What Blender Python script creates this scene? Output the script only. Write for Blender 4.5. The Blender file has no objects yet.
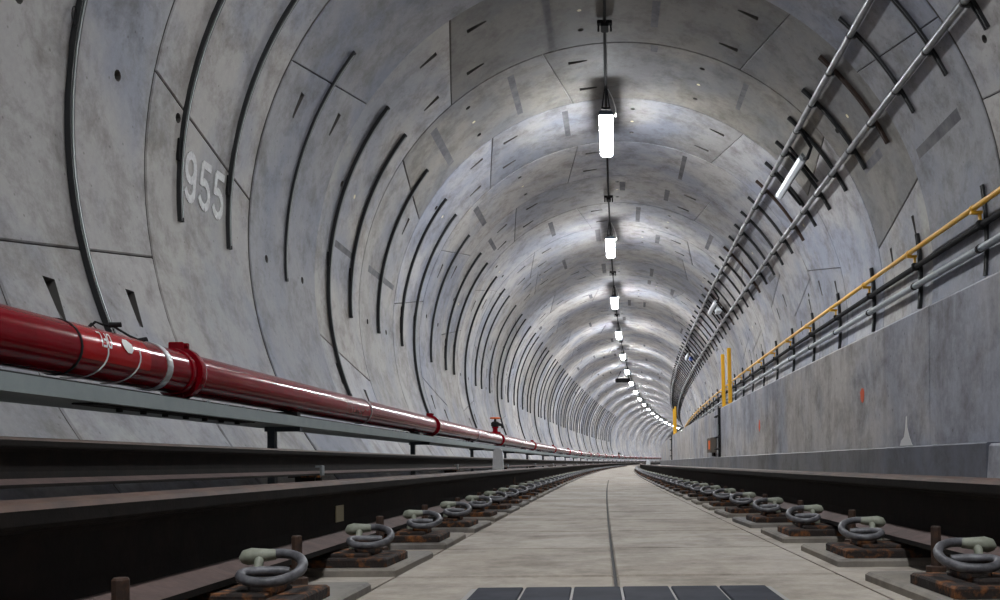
import bpy, bmesh, math, random
from mathutils import Vector, Matrix
from mathutils.geometry import delaunay_2d_cdt
random.seed(7)
C = bpy.context.scene.collection
PI = math.pi
# ------------------------------------------------------------------ track frame
K = .00152          # curvature of the tunnel (curves to the right)
KV = 2e-5           # slight gradient change
H0 = .25            # height of the camera above the slab
XC, ZC, R = .206, 1.872 + H0, 3.1   # tunnel axis relative to the camera line, lining radius
S0, W = 10.337, 1.595               # a ring joint and the ring width
RR = 1 / K

def T(u, s, z):
    a = s * K
    return Vector((RR - (RR - u) * math.cos(a), (RR - u) * math.sin(a), z + KV * s * s / 2))

def srange(a, b):
    out = [a]
    while out[-1] < b:
        s = out[-1]
        out.append(s + (.5 if abs(s) < 20 else 1 if s < 50 else 2))
    out[-1] = b
    return out

# ------------------------------------------------------------------ materials
def mat(name, col, rough=.6, metal=0, noise=None, bump=0, spec=.5, emit=None):
    m = bpy.data.materials.new(name); m.use_nodes = True
    nt = m.node_tree; b = nt.nodes['Principled BSDF']
    b.inputs['Base Color'].default_value = (*col, 1)
    b.inputs['Roughness'].default_value = rough
    b.inputs['Metallic'].default_value = metal
    b.inputs['Specular IOR Level'].default_value = spec
    if emit:
        b.inputs['Emission Color'].default_value = (*emit[0], 1)
        b.inputs['Emission Strength'].default_value = emit[1]
    if noise:
        sc, col2, lo, hi = noise
        tc = nt.nodes.new('ShaderNodeNewGeometry')
        n = nt.nodes.new('ShaderNodeTexNoise'); n.inputs['Scale'].default_value = sc
        n.inputs['Detail'].default_value = 6; n.inputs['Roughness'].default_value = .65
        nt.links.new(tc.outputs['Position'], n.inputs['Vector'])
        r = nt.nodes.new('ShaderNodeValToRGB')
        r.color_ramp.elements[0].position = lo; r.color_ramp.elements[1].position = hi
        r.color_ramp.elements[0].color = (*col, 1); r.color_ramp.elements[1].color = (*col2, 1)
        nt.links.new(n.outputs['Fac'], r.inputs['Fac'])
        nt.links.new(r.outputs['Color'], b.inputs['Base Color'])
        if bump:
            bp = nt.nodes.new('ShaderNodeBump'); bp.inputs['Strength'].default_value = bump
            bp.inputs['Distance'].default_value = .01
            nt.links.new(n.outputs['Fac'], bp.inputs['Height']); nt.links.new(bp.outputs['Normal'], b.inputs['Normal'])
    return m

def mixrgb(nt, mode, fac, a, b):
    n = nt.nodes.new('ShaderNodeMix'); n.data_type = 'RGBA'; n.blend_type = mode
    for sock, v in ((n.inputs[0], fac), (n.inputs[6], a), (n.inputs[7], b)):
        if isinstance(v, bpy.types.NodeSocket): nt.links.new(v, sock)
        elif isinstance(v, (int, float)): sock.default_value = v
        else: sock.default_value = (*v, 1)
    return n.outputs[2]

def noise(nt, vec, scale, detail=5, rough=.6, lo=.4, hi=.6, dist=0):
    n = nt.nodes.new('ShaderNodeTexNoise')
    n.inputs['Scale'].default_value = scale; n.inputs['Detail'].default_value = detail
    n.inputs['Roughness'].default_value = rough; n.inputs['Distortion'].default_value = dist
    nt.links.new(vec, n.inputs['Vector'])
    m = nt.nodes.new('ShaderNodeMapRange')
    m.inputs[1].default_value = lo; m.inputs[2].default_value = hi
    nt.links.new(n.outputs['Fac'], m.inputs[0])
    return m.outputs[0], n.outputs['Fac']

def concrete(name, base, attr=False, streak=None, rough=.62, var=.5, blue=(.68, .745, .90)):
    m = bpy.data.materials.new(name); m.use_nodes = True
    nt = m.node_tree; b = nt.nodes['Principled BSDF']
    b.inputs['Roughness'].default_value = rough
    g = nt.nodes.new('ShaderNodeNewGeometry'); pos = g.outputs['Position']
    col = base
    if attr:
        a = nt.nodes.new('ShaderNodeAttribute'); a.attribute_name = 'tint'
        col = mixrgb(nt, 'MULTIPLY', 1.0, base, a.outputs['Color'])
    f1, _ = noise(nt, pos, .8, 5, .6, .42, .60, .2)
    col = mixrgb(nt, 'MULTIPLY', f1, col, blue)          # bluish damp blotches
    f2, _ = noise(nt, pos, 3.1, 9, .74, .46, .66, .15)
    col = mixrgb(nt, 'MULTIPLY', f2, col, (.54, .515, .49))
    f3, raw = noise(nt, pos, 17, 9, .8, .38, .62)
    col = mixrgb(nt, 'MULTIPLY', f3, col, (1 - .28 * var, 1 - .28 * var, 1 - .28 * var))
    if streak:
        mp = nt.nodes.new('ShaderNodeMapping'); mp.inputs['Scale'].default_value = streak
        nt.links.new(pos, mp.inputs['Vector'])
        f4, _ = noise(nt, mp.outputs[0], 1, 5, .7, .48, .72)
        col = mixrgb(nt, 'MULTIPLY', f4, col, (.70, .68, .66))
    # small air holes
    v = nt.nodes.new('ShaderNodeTexVoronoi'); v.inputs['Scale'].default_value = 9
    nt.links.new(pos, v.inputs['Vector'])
    mr = nt.nodes.new('ShaderNodeMapRange'); mr.inputs[1].default_value = .05; mr.inputs[2].default_value = .09
    mr.inputs[3].default_value = 1; mr.inputs[4].default_value = 0
    nt.links.new(v.outputs['Distance'], mr.inputs[0])
    col = mixrgb(nt, 'MULTIPLY', mr.outputs[0], col, (.6, .59, .58))
    nt.links.new(col, b.inputs['Base Color'])
    bp = nt.nodes.new('ShaderNodeBump'); bp.inputs['Strength'].default_value = .25; bp.inputs['Distance'].default_value = .006
    nt.links.new(raw, bp.inputs['Height']); nt.links.new(bp.outputs['Normal'], b.inputs['Normal'])
    return m

M = {}
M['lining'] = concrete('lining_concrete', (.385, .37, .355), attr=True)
M['patch'] = mat('grout_patch', (.075, .075, .088), .8, noise=(6, (.15, .148, .155), .35, .65))
M['pocket'] = mat('pocket_shade_concrete', (.10, .095, .09), .9)  # shade of the recesses put into a darker concrete colour
M['plug'] = mat('plug', (.75, .68, .42), .5)
M['gasket'] = mat('gasket', (.03, .03, .03), .8)
M['slab'] = concrete('slab_concrete', (.45, .405, .35), rough=.8, var=.9, blue=(.84, .81, .77))
M['wall'] = concrete('walkway_concrete', (.60, .575, .55), streak=(3.5, 3.5, .35), rough=.7, var=.7)
M['plinth'] = concrete('plinth_concrete', (.21, .21, .22), streak=(2, 2, .5), rough=.6)
M['pad'] = concrete('pad_concrete', (.27, .24, .20), rough=.8)
M['rail'] = mat('rail_rust', (.006, .0045, .004), .85, spec=.25, noise=(14, (.014, .009, .007), .45, .75), bump=.2)
M['railtop'] = mat('rail_head_rust', (.05, .028, .02), .6, .1, noise=(9, (.10, .052, .034), .4, .65), spec=.4)
M['foot'] = mat('rail_foot_rust', (.06, .038, .034), .8, noise=(16, (.11, .068, .06), .35, .7), bump=.3)
M['rust'] = mat('rusty_plate', (.018, .012, .010), .9, noise=(28, (.30, .105, .022), .50, .74), bump=.6)
M['bolt'] = mat('bolt_rust', (.03, .016, .011), .8, noise=(60, (.07, .032, .016), .4, .7))
M['clip'] = mat('clip_steel', (.05, .05, .056), .5, .2, noise=(45, (.17, .17, .185), .35, .65))
M['toe'] = mat('toe_insulator', (.20, .215, .165), .55, noise=(45, (.33, .345, .28), .35, .7))
M['red'] = mat('red_paint', (.185, .0015, .007), .16, noise=(5, (.225, .002, .009), .4, .6), spec=.2)
M['redtape'] = mat('red_band', (.40, .004, .007), .18, spec=.25)
M['white'] = mat('white_paint', (.75, .75, .74), .5)
M['stencil'] = mat('stencil_paint', (.70, .71, .72), .7, noise=(14, (.40, .40, .41), .42, .72))
M['silverstrap'] = mat('silver_strap', (.55, .57, .58), .4, .6)
M['galv'] = mat('galvanised_steel', (.20, .225, .24), .45, .4, noise=(18, (.28, .31, .325), .35, .7))
M['tray'] = mat('tray_steel', (.25, .30, .31), .6, .0, noise=(9, (.30, .345, .355), .35, .7))
M['post'] = mat('dark_post', (.035, .045, .055), .5, .3)
M['tube'] = mat('bright_conduit', (.17, .18, .185), .38, .6, noise=(5, (.26, .27, .275), .4, .6))
M['black'] = mat('black_steel', (.010, .010, .011), .85, .0, spec=.3)
M['strut'] = mat('strut_steel', (.02, .022, .024), .5, .2)
M['stripe'] = mat('strut_light', (.19, .21, .21), .45, .5)
M['brownstrut'] = mat('strut_brown', (.05, .03, .022), .6, .2)
M['yellow'] = mat('yellow_paint', (.75, .40, .015), .4)
M['orange'] = mat('orange_paint', (.85, .17, .03), .6)
M['orangespray'] = mat('orange_spray', (.80, .14, .06), .8)
M['lamp'] = mat('lamp_diffuser', (.9, .92, .95), .4, emit=((.96, .98, 1.0), 150))
M['lampdim'] = mat('lamp_diffuser_dim', (.9, .92, .95), .4, emit=((.96, .98, 1.0), 60))
M['housing'] = mat('lamp_housing', (.10, .13, .19), .5)
M['panel'] = mat('dark_panel', (.010, .013, .024), .75, spec=.2, noise=(12, (.025, .029, .042), .4, .65))
M['line'] = mat('pale_strip', (.27, .26, .25), .6)
M['marker'] = mat('marker_grey', (.55, .57, .60), .6, noise=(9, (.62, .64, .67), .4, .6))
M['tag'] = mat('tag_cream', (.38, .34, .22), .6)
M['blue'] = mat('blue_plastic', (.03, .08, .35), .5)
M['box'] = mat('box_brown', (.10, .085, .07), .7)
M['fix'] = mat('lamp_white_plastic', (.72, .78, .84), .35)

# ------------------------------------------------------------------ mesh helper
class MB:
    def __init__(s): s.v = []; s.f = []; s.m = []; s.sm = []
    def add(s, vs, fs, mi=0, smooth=False):
        o = len(s.v); s.v += [tuple(v) for v in vs]
        for f in fs: s.f.append(tuple(i + o for i in f)); s.m.append(mi); s.sm.append(smooth)
        return s
    def box(s, c, d, mi=0, rz=0, f=None, bev=0):
        x, y, z = [q / 2 for q in d]
        if bev:
            b = bev; ring = [(-x + b, -y), (x - b, -y), (x, -y + b), (x, y - b), (x - b, y), (-x + b, y), (-x, y - b), (-x, -y + b)]
            vs = []
            for zz, ins in ((-z, 0), (z - b, 0), (z, b)):
                for (px, py) in ring: vs.append((px * (1 - ins / x), py * (1 - ins / y), zz))
            n = 8; fs = [tuple(range(n))[::-1], tuple(range(2 * n, 3 * n))]
            for k in range(2):
                for i in range(n): fs.append((k * n + i, k * n + (i + 1) % n, (k + 1) * n + (i + 1) % n, (k + 1) * n + i))
        else:
            vs = [(a, b_, c_) for a in (-x, x) for b_ in (-y, y) for c_ in (-z, z)]
            fs = [(0, 1, 3, 2), (4, 6, 7, 5), (0, 4, 5, 1), (2, 3, 7, 6), (0, 2, 6, 4), (1, 5, 7, 3)]
        out = []
        for v in vs:
            v = Vector(v)
            if rz: v = Matrix.Rotation(rz, 3, 'Z') @ v
            v = v + Vector(c)
            out.append(f(v) if f else v)
        return s.add(out, fs, mi)
    def tube(s, pts, r, n=10, mi=0, closed=False, caps=True, up=None):
        pts = [Vector(p) for p in pts]; N = len(pts); rs = r if isinstance(r, (list, tuple)) else [r] * N
        vs = []; prev = None
        for i, p in enumerate(pts):
            if closed: t = pts[(i + 1) % N] - pts[i - 1]
            else: t = pts[min(i + 1, N - 1)] - pts[max(i - 1, 0)]
            t.normalize()
            if prev is None:
                a = Vector((0, 0, 1)) if abs(t.z) < .9 else Vector((1, 0, 0))
                prev = (a - t * a.dot(t)).normalized()
            else: prev = (prev - t * prev.dot(t)).normalized()
            b = t.cross(prev)
            for k in range(n):
                an = 2 * PI * k / n
                vs.append(p + (prev * math.cos(an) + b * math.sin(an)) * rs[i])
        fs = []
        for i in range(N if closed else N - 1):
            j = (i + 1) % N
            for k in range(n): fs.append((i * n + k, i * n + (k + 1) % n, j * n + (k + 1) % n, j * n + k))
        s.add(vs, fs, mi, True)
        if caps and not closed:
            s.add(vs[:n], [tuple(range(n))[::-1]], mi); s.add(vs[-n:], [tuple(range(n))], mi)
        return s
    def lathe(s, prof, c=(0, 0, 0), n=16, mi=0, axis='Z'):
        vs = []
        for (r, z) in prof:
            for k in range(n):
                a = 2 * PI * k / n
                p = (r * math.cos(a), r * math.sin(a), z)
                if axis == 'Y': p = (p[0], p[2], p[1])
                if axis == 'X': p = (p[2], p[0], p[1])
                vs.append(Vector(p) + Vector(c))
        fs = []
        for i in range(len(prof) - 1):
            for k in range(n): fs.append((i * n + k, i * n + (k + 1) % n, (i + 1) * n + (k + 1) % n, (i + 1) * n + k))
        fs.append(tuple(range(n))[::-1]); fs.append(tuple(range((len(prof) - 1) * n, len(prof) * n)))
        return s.add(vs, fs, mi, False)
    def sweep(s, prof, u0, z0, ss, mi=0, closed=True, smooth=False, caps=True, mis=None):
        n = len(prof); vs = [T(u0 + p[0], q, z0 + p[1]) for q in ss for p in prof]
        m = n if closed else n - 1
        for k in range(m):
            idx = mis[k] if mis else mi
            vv = []; ff = []
            fs = [(i * n + k, i * n + (k + 1) % n, (i + 1) * n + (k + 1) % n, (i + 1) * n + k) for i in range(len(ss) - 1)]
            if smooth:
                if k == 0: base = len(s.v); s.v += [tuple(v) for v in vs]
                for f in fs: s.f.append(tuple(i + base for i in f)); s.m.append(idx); s.sm.append(True)
            else:
                for i in range(len(ss)):
                    vv += [vs[i * n + k], vs[i * n + (k + 1) % n]]
                ff = [(2 * i, 2 * i + 1, 2 * i + 3, 2 * i + 2) for i in range(len(ss) - 1)]
                s.add(vv, ff, idx, False)
        if caps and closed:
            s.add(vs[:n], [tuple(range(n))], mi); s.add(vs[-n:], [tuple(range(n))[::-1]], mi)
        return s
    def mesh(s, name, mats):
        me = bpy.data.meshes.new(name); me.from_pydata(s.v, [], s.f)
        for m in mats: me.materials.append(M[m] if isinstance(m, str) else m)
        me.polygons.foreach_set('material_index', s.m)
        me.polygons.foreach_set('use_smooth', s.sm)
        me.update()
        bm = bmesh.new(); bm.from_mesh(me); bmesh.ops.recalc_face_normals(bm, faces=bm.faces); bm.to_mesh(me); bm.free()
        return me
    def build(s, name, mats, parent=None, loc=None, rz=0):
        if isinstance(mats, str): mats = [mats]
        o = bpy.data.objects.new(name, s.mesh(name, mats)); C.objects.link(o)
        if parent: o.parent = parent
        if loc is not None: o.location = loc
        o.rotation_euler.z = rz
        return o

def circ(r, n=12, ph=0): return [(r * math.cos(2 * PI * k / n + ph), r * math.sin(2 * PI * k / n + ph)) for k in range(n)]
def tag(o, label=None, cat=None, group=None, kind=None):
    if label: o['label'] = label
    if cat: o['category'] = cat
    if group: o['group'] = group
    if kind: o['kind'] = kind
    return o
def empty(name, loc, rz=0):
    o = bpy.data.objects.new(name, None); C.objects.link(o); o.location = loc; o.rotation_euler.z = rz
    o.empty_display_size = .1
    return o
def copy_tree(o, parent=None):
    c = o.copy(); C.objects.link(c)
    if parent: c.parent = parent
    for ch in list(o.children): copy_tree(ch, c)
    return c
ORD = ['first', 'second', 'third', 'fourth', 'fifth', 'sixth', 'seventh', 'eighth', 'ninth', 'tenth', 'eleventh', 'twelfth',
       'thirteenth', 'fourteenth', 'fifteenth', 'sixteenth', 'seventeenth', 'eighteenth', 'nineteenth', 'twentieth']
def ringframe(s):      # placement of a ring-local mesh (x across from the axis, y along, z above the axis)
    return T(XC, s, ZC), -K * s

# ------------------------------------------------------------------ tunnel lining (segments with joints, bolt pockets, grout holes)
JO = {-4: [(-105.4, -99.9), (-60, -54), (20, 26), (62, 56)],
      -3: [(-77.7, -84.2), (-36.4, -42), (30, 24), (76, 70)],
      -2: [(-61.9, -55.5), (-17, -11), (55.9, 49.7)],
      -1: [(-99.9, -106.4), (-33.3, -39.7), (33.3, 27.5), (72.2, 78.5)],
      0: [(-55.7, -61.4), (-16.7, -11.2), (51, 56)],
      1: [(-83.8, -77.6), (-33.4, -39.4), (33.5, 27.9), (76, 70)],
      2: [(-99.5, -106), (-62.1, -55.6), (-11.2, -16), (72.2, 78.4)],
      3: [(-83, -77), (-34.3, -39.5), (31.6, 28.2), (64, 70)],
      4: [(-106, -100), (-61.9, -55.5), (-14.5, -10), (50, 56)],
      5: [(-78, -84), (-34.2, -40.4), (28, 33), (73.7, 78.3)]}
PAT = [[(-83.8, -77.6), (-33.4, -39.4), (33.5, 27.9), (76, 70)], [(-99.5, -105), (-62.1, -55.6), (-11.2, -16), (51, 57)],
       [(-78, -84), (-36, -42), (28, 33), (72, 78)], [(-106, -101), (-55.7, -61.4), (-16.7, -11.2), (60, 54)]]
STAINS = {0: [(-24.8, .13, .85), (29.9, .15, .63), (-14.7, .0, .2), (-46, .1, .84), (-80.2, .16, .92), (8, .0, .12)],
          -1: [(-14.5, .2, 1.0), (7.5, .4, .75), (63, .36, .75), (-80.5, .36, .8)],
          1: [(-13.6, .12, .7), (8.6, .16, .9), (-29.4, .05, .5)],
          -2: [(69, .25, .88), (75, .15, .88), (-28, .2, .7)], 2: [(-14, .15, .9), (20, .1, .8), (-46, .1, .7)]}
GROUT = {-4: [-81.4, 63], -3: [-80.8, 63.6], -2: [-91.6, 20], -1: [-69.8, 52.8, -8], 0: [-36.4, 19.3, -92], 1: [-55.7, 60, 4], 2: [-80.8, 75.9, -30], 4: [19, -50, -92]}
TH0, TH1 = -133.0, 133.0
verts = []; faces = []; fmat = []; fsm = []; fcol = []
def P3(x, y, rad, s0):   # x = arc metres, y = metres along
    th = x / R
    return T(XC + rad * math.sin(th), s0 + y, ZC + rad * math.cos(th))
def emit(vs, fs, mi, sm, col):
    o = len(verts); verts.extend([tuple(v) for v in vs])
    for f in fs: faces.append(tuple(i + o for i in f)); fmat.append(mi); fsm.append(sm); fcol.append(col)
rng = random.Random(3)
for j in range(-12, 84):
    s_a = S0 + j * W
    joints = JO.get(j) or PAT[j % 4]
    dr = rng.uniform(-.004, .004); rv = rng.uniform(.9, 1.07)
    if j in (-2, -1): dr = {-2: -.012, -1: .004}[j]
    far = j > 34 or j < -6
    ed = [(TH0, TH0)] + sorted(joints) + [(TH1, TH1)]
    for q in range(len(ed) - 1):
        (l0, l1), (r0, r1) = ed[q], ed[q + 1]
        rad = R + dr + rng.uniform(-.0015, .0015)
        v = rng.uniform(.80, 1.08); b = rng.uniform(-.02, .06)
        mid_ = (l0 + r0) / 2
        if j in (-4, -3): v, b = rng.uniform(.95, 1.08), rng.uniform(-.01, .03)
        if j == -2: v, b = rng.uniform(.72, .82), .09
        if j in (-1, 0) and -60 < mid_ < 60: v, b = (.38 if j == -1 else .52) + abs(mid_) * .002, -.06  # dimness of the crown between lamps put into the segment colour
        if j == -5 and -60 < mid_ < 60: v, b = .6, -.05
        v *= 1 + .42 * min(1, max(0, (j - 1) / 12))     # brighter far lamplight put into the lining colour
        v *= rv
        if j > 2: b *= .4
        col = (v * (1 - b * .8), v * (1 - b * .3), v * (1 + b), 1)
        g = .003
        def X(th0, th1, y): return math.radians(th0 + (th1 - th0) * y / W) * R
        y0, y1 = .013, W - .013; g = .012
        nx = max(2, int((r0 - l0) / 3))
        pts = []
        for i in range(nx + 1):
            t = i / nx; pts.append((X(l0, l1, y0) + g + (X(r0, r1, y0) - X(l0, l1, y0) - 2 * g) * t, y0))
        for i in range(1, 3): y = y0 + (y1 - y0) * i / 3; pts.append((X(r0, r1, y) - g, y))
        for i in range(nx, -1, -1):
            t = i / nx; pts.append((X(l0, l1, y1) + g + (X(r0, r1, y1) - X(l0, l1, y1) - 2 * g) * t, y1))
        for i in range(2, 0, -1): y = y0 + (y1 - y0) * i / 3; pts.append((X(l0, l1, y) + g, y))
        n = len(pts); V2 = [Vector(p) for p in pts]; F2 = [list(range(n))]; holes = []; kinds = ['seg']
        def inside(poly):
            for (px, py) in poly:
                if py < .02 or py > W - .02: return False
                if px < X(l0, l1, py) + .03 or px > X(r0, r1, py) - .03: return False
            return True
        def addpoly(poly, kind, **kw):
            if not inside(poly): return
            cx = sum(p[0] for p in poly) / len(poly); cy = sum(p[1] for p in poly) / len(poly)
            rr = max(math.hypot(p[0] - cx, p[1] - cy) for p in poly)
            for (ox, oy, orr, _p) in used:
                if math.hypot(ox - cx, oy - cy) < rr * .8 + orr * .8 and min(abs(ox - cx), 9) < .12 + (rr + orr) * .3: return
            used.append((cx, cy, rr, poly))
            F2.append(list(range(len(V2), len(V2) + len(poly)))); V2.extend(Vector(p) for p in poly)
            kinds.append(kind); holes.append((kind, poly, kw))
        used = []
        # bolt pockets: wedge beside each radial joint, wide and deep next to it
        if not far or j % 2:
            for side in (0, 1):
                jj = (l0, l1) if side == 0 else (r0, r1)
                if jj[0] in (TH0, TH1): continue
                if side == 0 and jj[0] < -95: continue
                a_ = (jj[0] + jj[1]) / 2
                if -3 <= j <= 5 and a_ > -95:
                    if side == 0 and not (-20 < a_ < 0 or -45 < a_ < -28 or a_ > 65): continue
                    if side == 1 and not (20 < a_ < 40 or -45 < a_ < -28 or a_ < -50): continue
                elif a_ > -95 and rng.random() < .4: continue
                for fy in (.25, .75):
                    if jj[0] > -95 and rng.random() < .05: continue
                    y = fy * W; xj = X(jj[0], jj[1], y); sg = 1 if side == 0 else -1
                    big = 1.35 if jj[0] < -95 else 1
                    xw = xj + sg * rng.uniform(.16, .23); xn = xw + sg * .23; w1, w2 = .036 * big, .016 * big
                    poly = [(xw, y - w1), (xn, y - w2), (xn, y + w2), (xw, y + w1)]
                    if sg < 0: poly = poly[::-1]
                    addpoly(poly, 'pocket', wide=xw)
        if not far:
            for gth in GROUT.get(j, [[-80, 19, 62], [-55, 10, 70], [-36, 40, -92], [-70, 0, 52]][j % 4]):
                x = math.radians(gth) * R
                for fy, rr_ in ((.22, .034), (.5, .024), (.77, .034)):
                    poly = [(x + rr_ * math.cos(a * PI / 5), fy * W + rr_ * math.sin(a * PI / 5)) for a in range(10)]
                    addpoly(poly, 'hole' if rr_ > .03 else 'plug')
            st = STAINS.get(j) or [(rng.uniform(-60, 80), .1 + rng.random() * .2, .5 + rng.random() * .4) for _ in range(5)]
            for (sth, fa, fb) in st:
                x = math.radians(sth) * R; hw = rng.uniform(.035, .055)
                poly = [(x - hw, max(.03, fa * W)), (x + hw, max(.03, fa * W)), (x + hw * .9, min(W - .03, fb * W)), (x - hw * .9, min(W - .03, fb * W))]
                addpoly(poly, 'patch')
        # interior points keep the curvature smooth
        for i in range(1, nx):
            for y in (W * .33, W * .67):
                V2.append(Vector((X(l0, l1, y) + (X(r0, r1, y) - X(l0, l1, y)) * i / nx, y)))
        cv, _, cf, _, _, of = delaunay_2d_cdt(V2, [], F2, 1, 1e-5)
        vs = [P3(p.x, p.y, rad, s_a) for p in cv]
        groups = {0: [], 1: [], 3: []}
        for f, o in zip(cf, of):
            ks = [kinds[i] for i in o]
            if 'pocket' in ks or 'hole' in ks: continue
            groups[1 if 'patch' in ks else 3 if 'plug' in ks else 0].append(tuple(f))
        o = len(verts); verts.extend([tuple(v_) for v_ in vs])
        for mi, fl in groups.items():
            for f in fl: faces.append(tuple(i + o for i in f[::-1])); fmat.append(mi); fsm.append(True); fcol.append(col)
        # chamfer and joint faces
        cxm = sum(p[0] for p in pts) / n
        prev = [P3(p[0], p[1], rad, s_a) for p in pts]
        def shr(p, e):
            x, y = p
            x += e if abs(x - (X(r0, r1, y) - g)) < 1e-4 else -e if abs(x - (X(l0, l1, y) + g)) < 1e-4 else 0
            y += -e if y <= y0 + 1e-6 else e if y >= y1 - 1e-6 else 0
            return x, y
        mid = [P3(*shr(p, -.0), rad + .0, s_a) for p in pts]
        lip = [P3(*shr(p, .0085), rad + .008, s_a) for p in pts]
        emit(prev + lip, [(i, (i + 1) % n, n + (i + 1) % n, n + i) for i in range(n)], 0, False, col)
        deep = [P3(*shr(p, .0085), rad + .045, s_a) for p in pts]
        emit(lip + deep, [(i, (i + 1) % n, n + (i + 1) % n, n + i) for i in range(n)], 4, False, col)
        for kind, poly, kw in holes:
            m_ = len(poly)
            if kind == 'pocket':
                a = [P3(p[0], p[1], rad, s_a) for p in poly]
                b_ = [P3(p[0], p[1], rad + (.085 if abs(p[0] - kw['wide']) < 1e-6 else .006), s_a) for p in poly]
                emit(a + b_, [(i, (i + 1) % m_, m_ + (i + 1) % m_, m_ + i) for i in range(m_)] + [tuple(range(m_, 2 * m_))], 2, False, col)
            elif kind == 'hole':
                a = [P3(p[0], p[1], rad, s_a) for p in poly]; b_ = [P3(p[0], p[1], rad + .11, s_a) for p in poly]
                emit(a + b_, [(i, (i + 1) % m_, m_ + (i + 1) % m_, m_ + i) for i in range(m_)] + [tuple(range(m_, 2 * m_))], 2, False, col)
me = bpy.data.meshes.new('wall_lining'); me.from_pydata(verts, [], faces)
for m_ in ('lining', 'patch', 'pocket', 'plug', 'pocket'): me.materials.append(M[m_])
me.polygons.foreach_set('material_index', fmat); me.polygons.foreach_set('use_smooth', fsm)
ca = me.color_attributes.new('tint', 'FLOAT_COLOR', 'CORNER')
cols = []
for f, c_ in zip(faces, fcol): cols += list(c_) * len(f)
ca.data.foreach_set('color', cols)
lining = bpy.data.objects.new('wall_lining', me); C.objects.link(lining)
tag(lining, 'curved grey precast concrete ring lining of the tunnel', kind='structure')
# joint filler behind the segments
g_ = MB(); nth = 70; ss = srange(S0 - 12 * W, S0 + 84 * W)
vs = []
for s in ss:
    for i in range(nth + 1):
        th = math.radians(TH0 + (TH1 - TH0) * i / nth); vs.append(T(XC + (R + .03) * math.sin(th), s, ZC + (R + .03) * math.cos(th)))
g_.add(vs, [(i * (nth + 1) + k, i * (nth + 1) + k + 1, (i + 1) * (nth + 1) + k + 1, (i + 1) * (nth + 1) + k) for i in range(len(ss) - 1) for k in range(nth)], 0, True)
# leave the pockets open: the filler sits only behind the joints
del g_
jg = MB()
for j in range(-12, 85):
    s_j = S0 + j * W
    vs = []
    for i in range(nth + 1):
        th = math.radians(TH0 + (TH1 - TH0) * i / nth)
        for ds in (-.02, .02): vs.append(T(XC + (R + .03) * math.sin(th), s_j + ds, ZC + (R + .03) * math.cos(th)))
    jg.add(vs, [(2 * i, 2 * i + 1, 2 * i + 3, 2 * i + 2) for i in range(nth)])
    if j < 84:
        for (a0, a1) in (JO.get(j) or PAT[j % 4]):
            vs = []
            for i in range(5):
                th = math.radians(a0 + (a1 - a0) * i / 4)
                for dt in (-.008, .008): vs.append(T(XC + (R + .03) * math.sin(th + dt), s_j + W * i / 4, ZC + (R + .03) * math.cos(th + dt)))
            jg.add(vs, [(2 * i, 2 * i + 1, 2 * i + 3, 2 * i + 2) for i in range(4)])
tag(jg.build('trim_1', 'gasket'), 'dark gasket strip in the lining joints', kind='structure')

# ------------------------------------------------------------------ floor slab
SS = srange(-6, 136)
fl = MB()
fl.sweep([(0, 0), (1.83, 0), (1.83, -.25), (0, -.25)], -2.29, 0, SS)           # left shoulder up to the slot
fl.sweep([(0, 0), (1.27, 0), (1.27, -.25), (0, -.25)], .53, 0, SS)
bd = MB(); bd.sweep([(0, 0), (1.0, 0), (1.0, -.2), (0, -.2)], -.465, -.012, SS)
tag(bd.build('trim_5', 'gasket'), 'dark filler in the slab joints', kind='structure')
#             # bed under the panels
edges = [-6]; e = 1.93 - .64 * 12
es = [1.93 + .64 * i for i in range(-12, 90)]
for i in range(len(es) - 1):
    a, b_ = es[i], es[i + 1]; gp = .024 if i % 2 == 0 else .012
    for (ua, ub) in ((-.458, .030), (.038, .528)):
        uu = ub
        if a > 12.2 and ua < 0: uu = .528
        if a > 12.2 and ua > 0: continue
        n0 = 3
        top = [(ua, a + gp), (uu, a + gp), (uu, b_), (ua, b_)]
        bt = [T(p[0], p[1], -.014) for p in top]
        ins = .004
        tp = [T(ua + ins, a + gp + ins, 0), T(uu - ins, a + gp + ins, 0), T(uu - ins, b_ - ins, 0), T(ua + ins, b_ - ins, 0)]
        md = [T(p[0], p[1], -.004) for p in top]
        fl.add(bt + md + tp, [(0, 1, 5, 4), (1, 2, 6, 5), (2, 3, 7, 6), (3, 0, 4, 7), (4, 5, 9, 8), (5, 6, 10, 9), (6, 7, 11, 10), (7, 4, 8, 11), (8, 9, 10, 11)])
tag(fl.build('floor', 'slab'), 'pale concrete track slab with transverse joints', kind='structure')

# ------------------------------------------------------------------ walkway on the right
wk = MB(); UW = 1.75; ZW = .83 + H0
es = [4.65 + 2.35 * i for i in range(-5, 56)]
for a, b_ in zip(es[:-1], es[1:]):
    dz = random.uniform(-.002, .002); du = random.uniform(-.002, .002)
    for k in range(1):
        sa, sb = a + .004, b_ - .004
        N = 4; vsl = []
        prof = [(UW + du, .0), (UW + du, ZW - .012 + dz), (UW + du + .012, ZW + dz), (UW + .22, ZW + dz), (UW + .22, 0)]
        n = len(prof)
        rows = [T(p[0], sa + (sb - sa) * i / N, p[1]) for i in range(N + 1) for p in prof]
        fs = [(i * n + q, i * n + (q + 1) % n, (i + 1) * n + (q + 1) % n, (i + 1) * n + q) for i in range(N) for q in range(n)]
        fs += [tuple(range(n))[::-1], tuple(range(N * n, N * n + n))]
        wk.add(rows, fs)
tag(wk.build('wall_right', 'wall'), 'stained grey concrete face of the side walkway', kind='structure')
dk = MB(); dk.sweep([(0, 0), (1.19, 0), (1.19, -.12), (0, -.12)], UW + .22, ZW - .004, SS)
tag(dk.build('trim_2', 'wall'), 'concrete deck of the raised side walkway', kind='structure')
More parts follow.
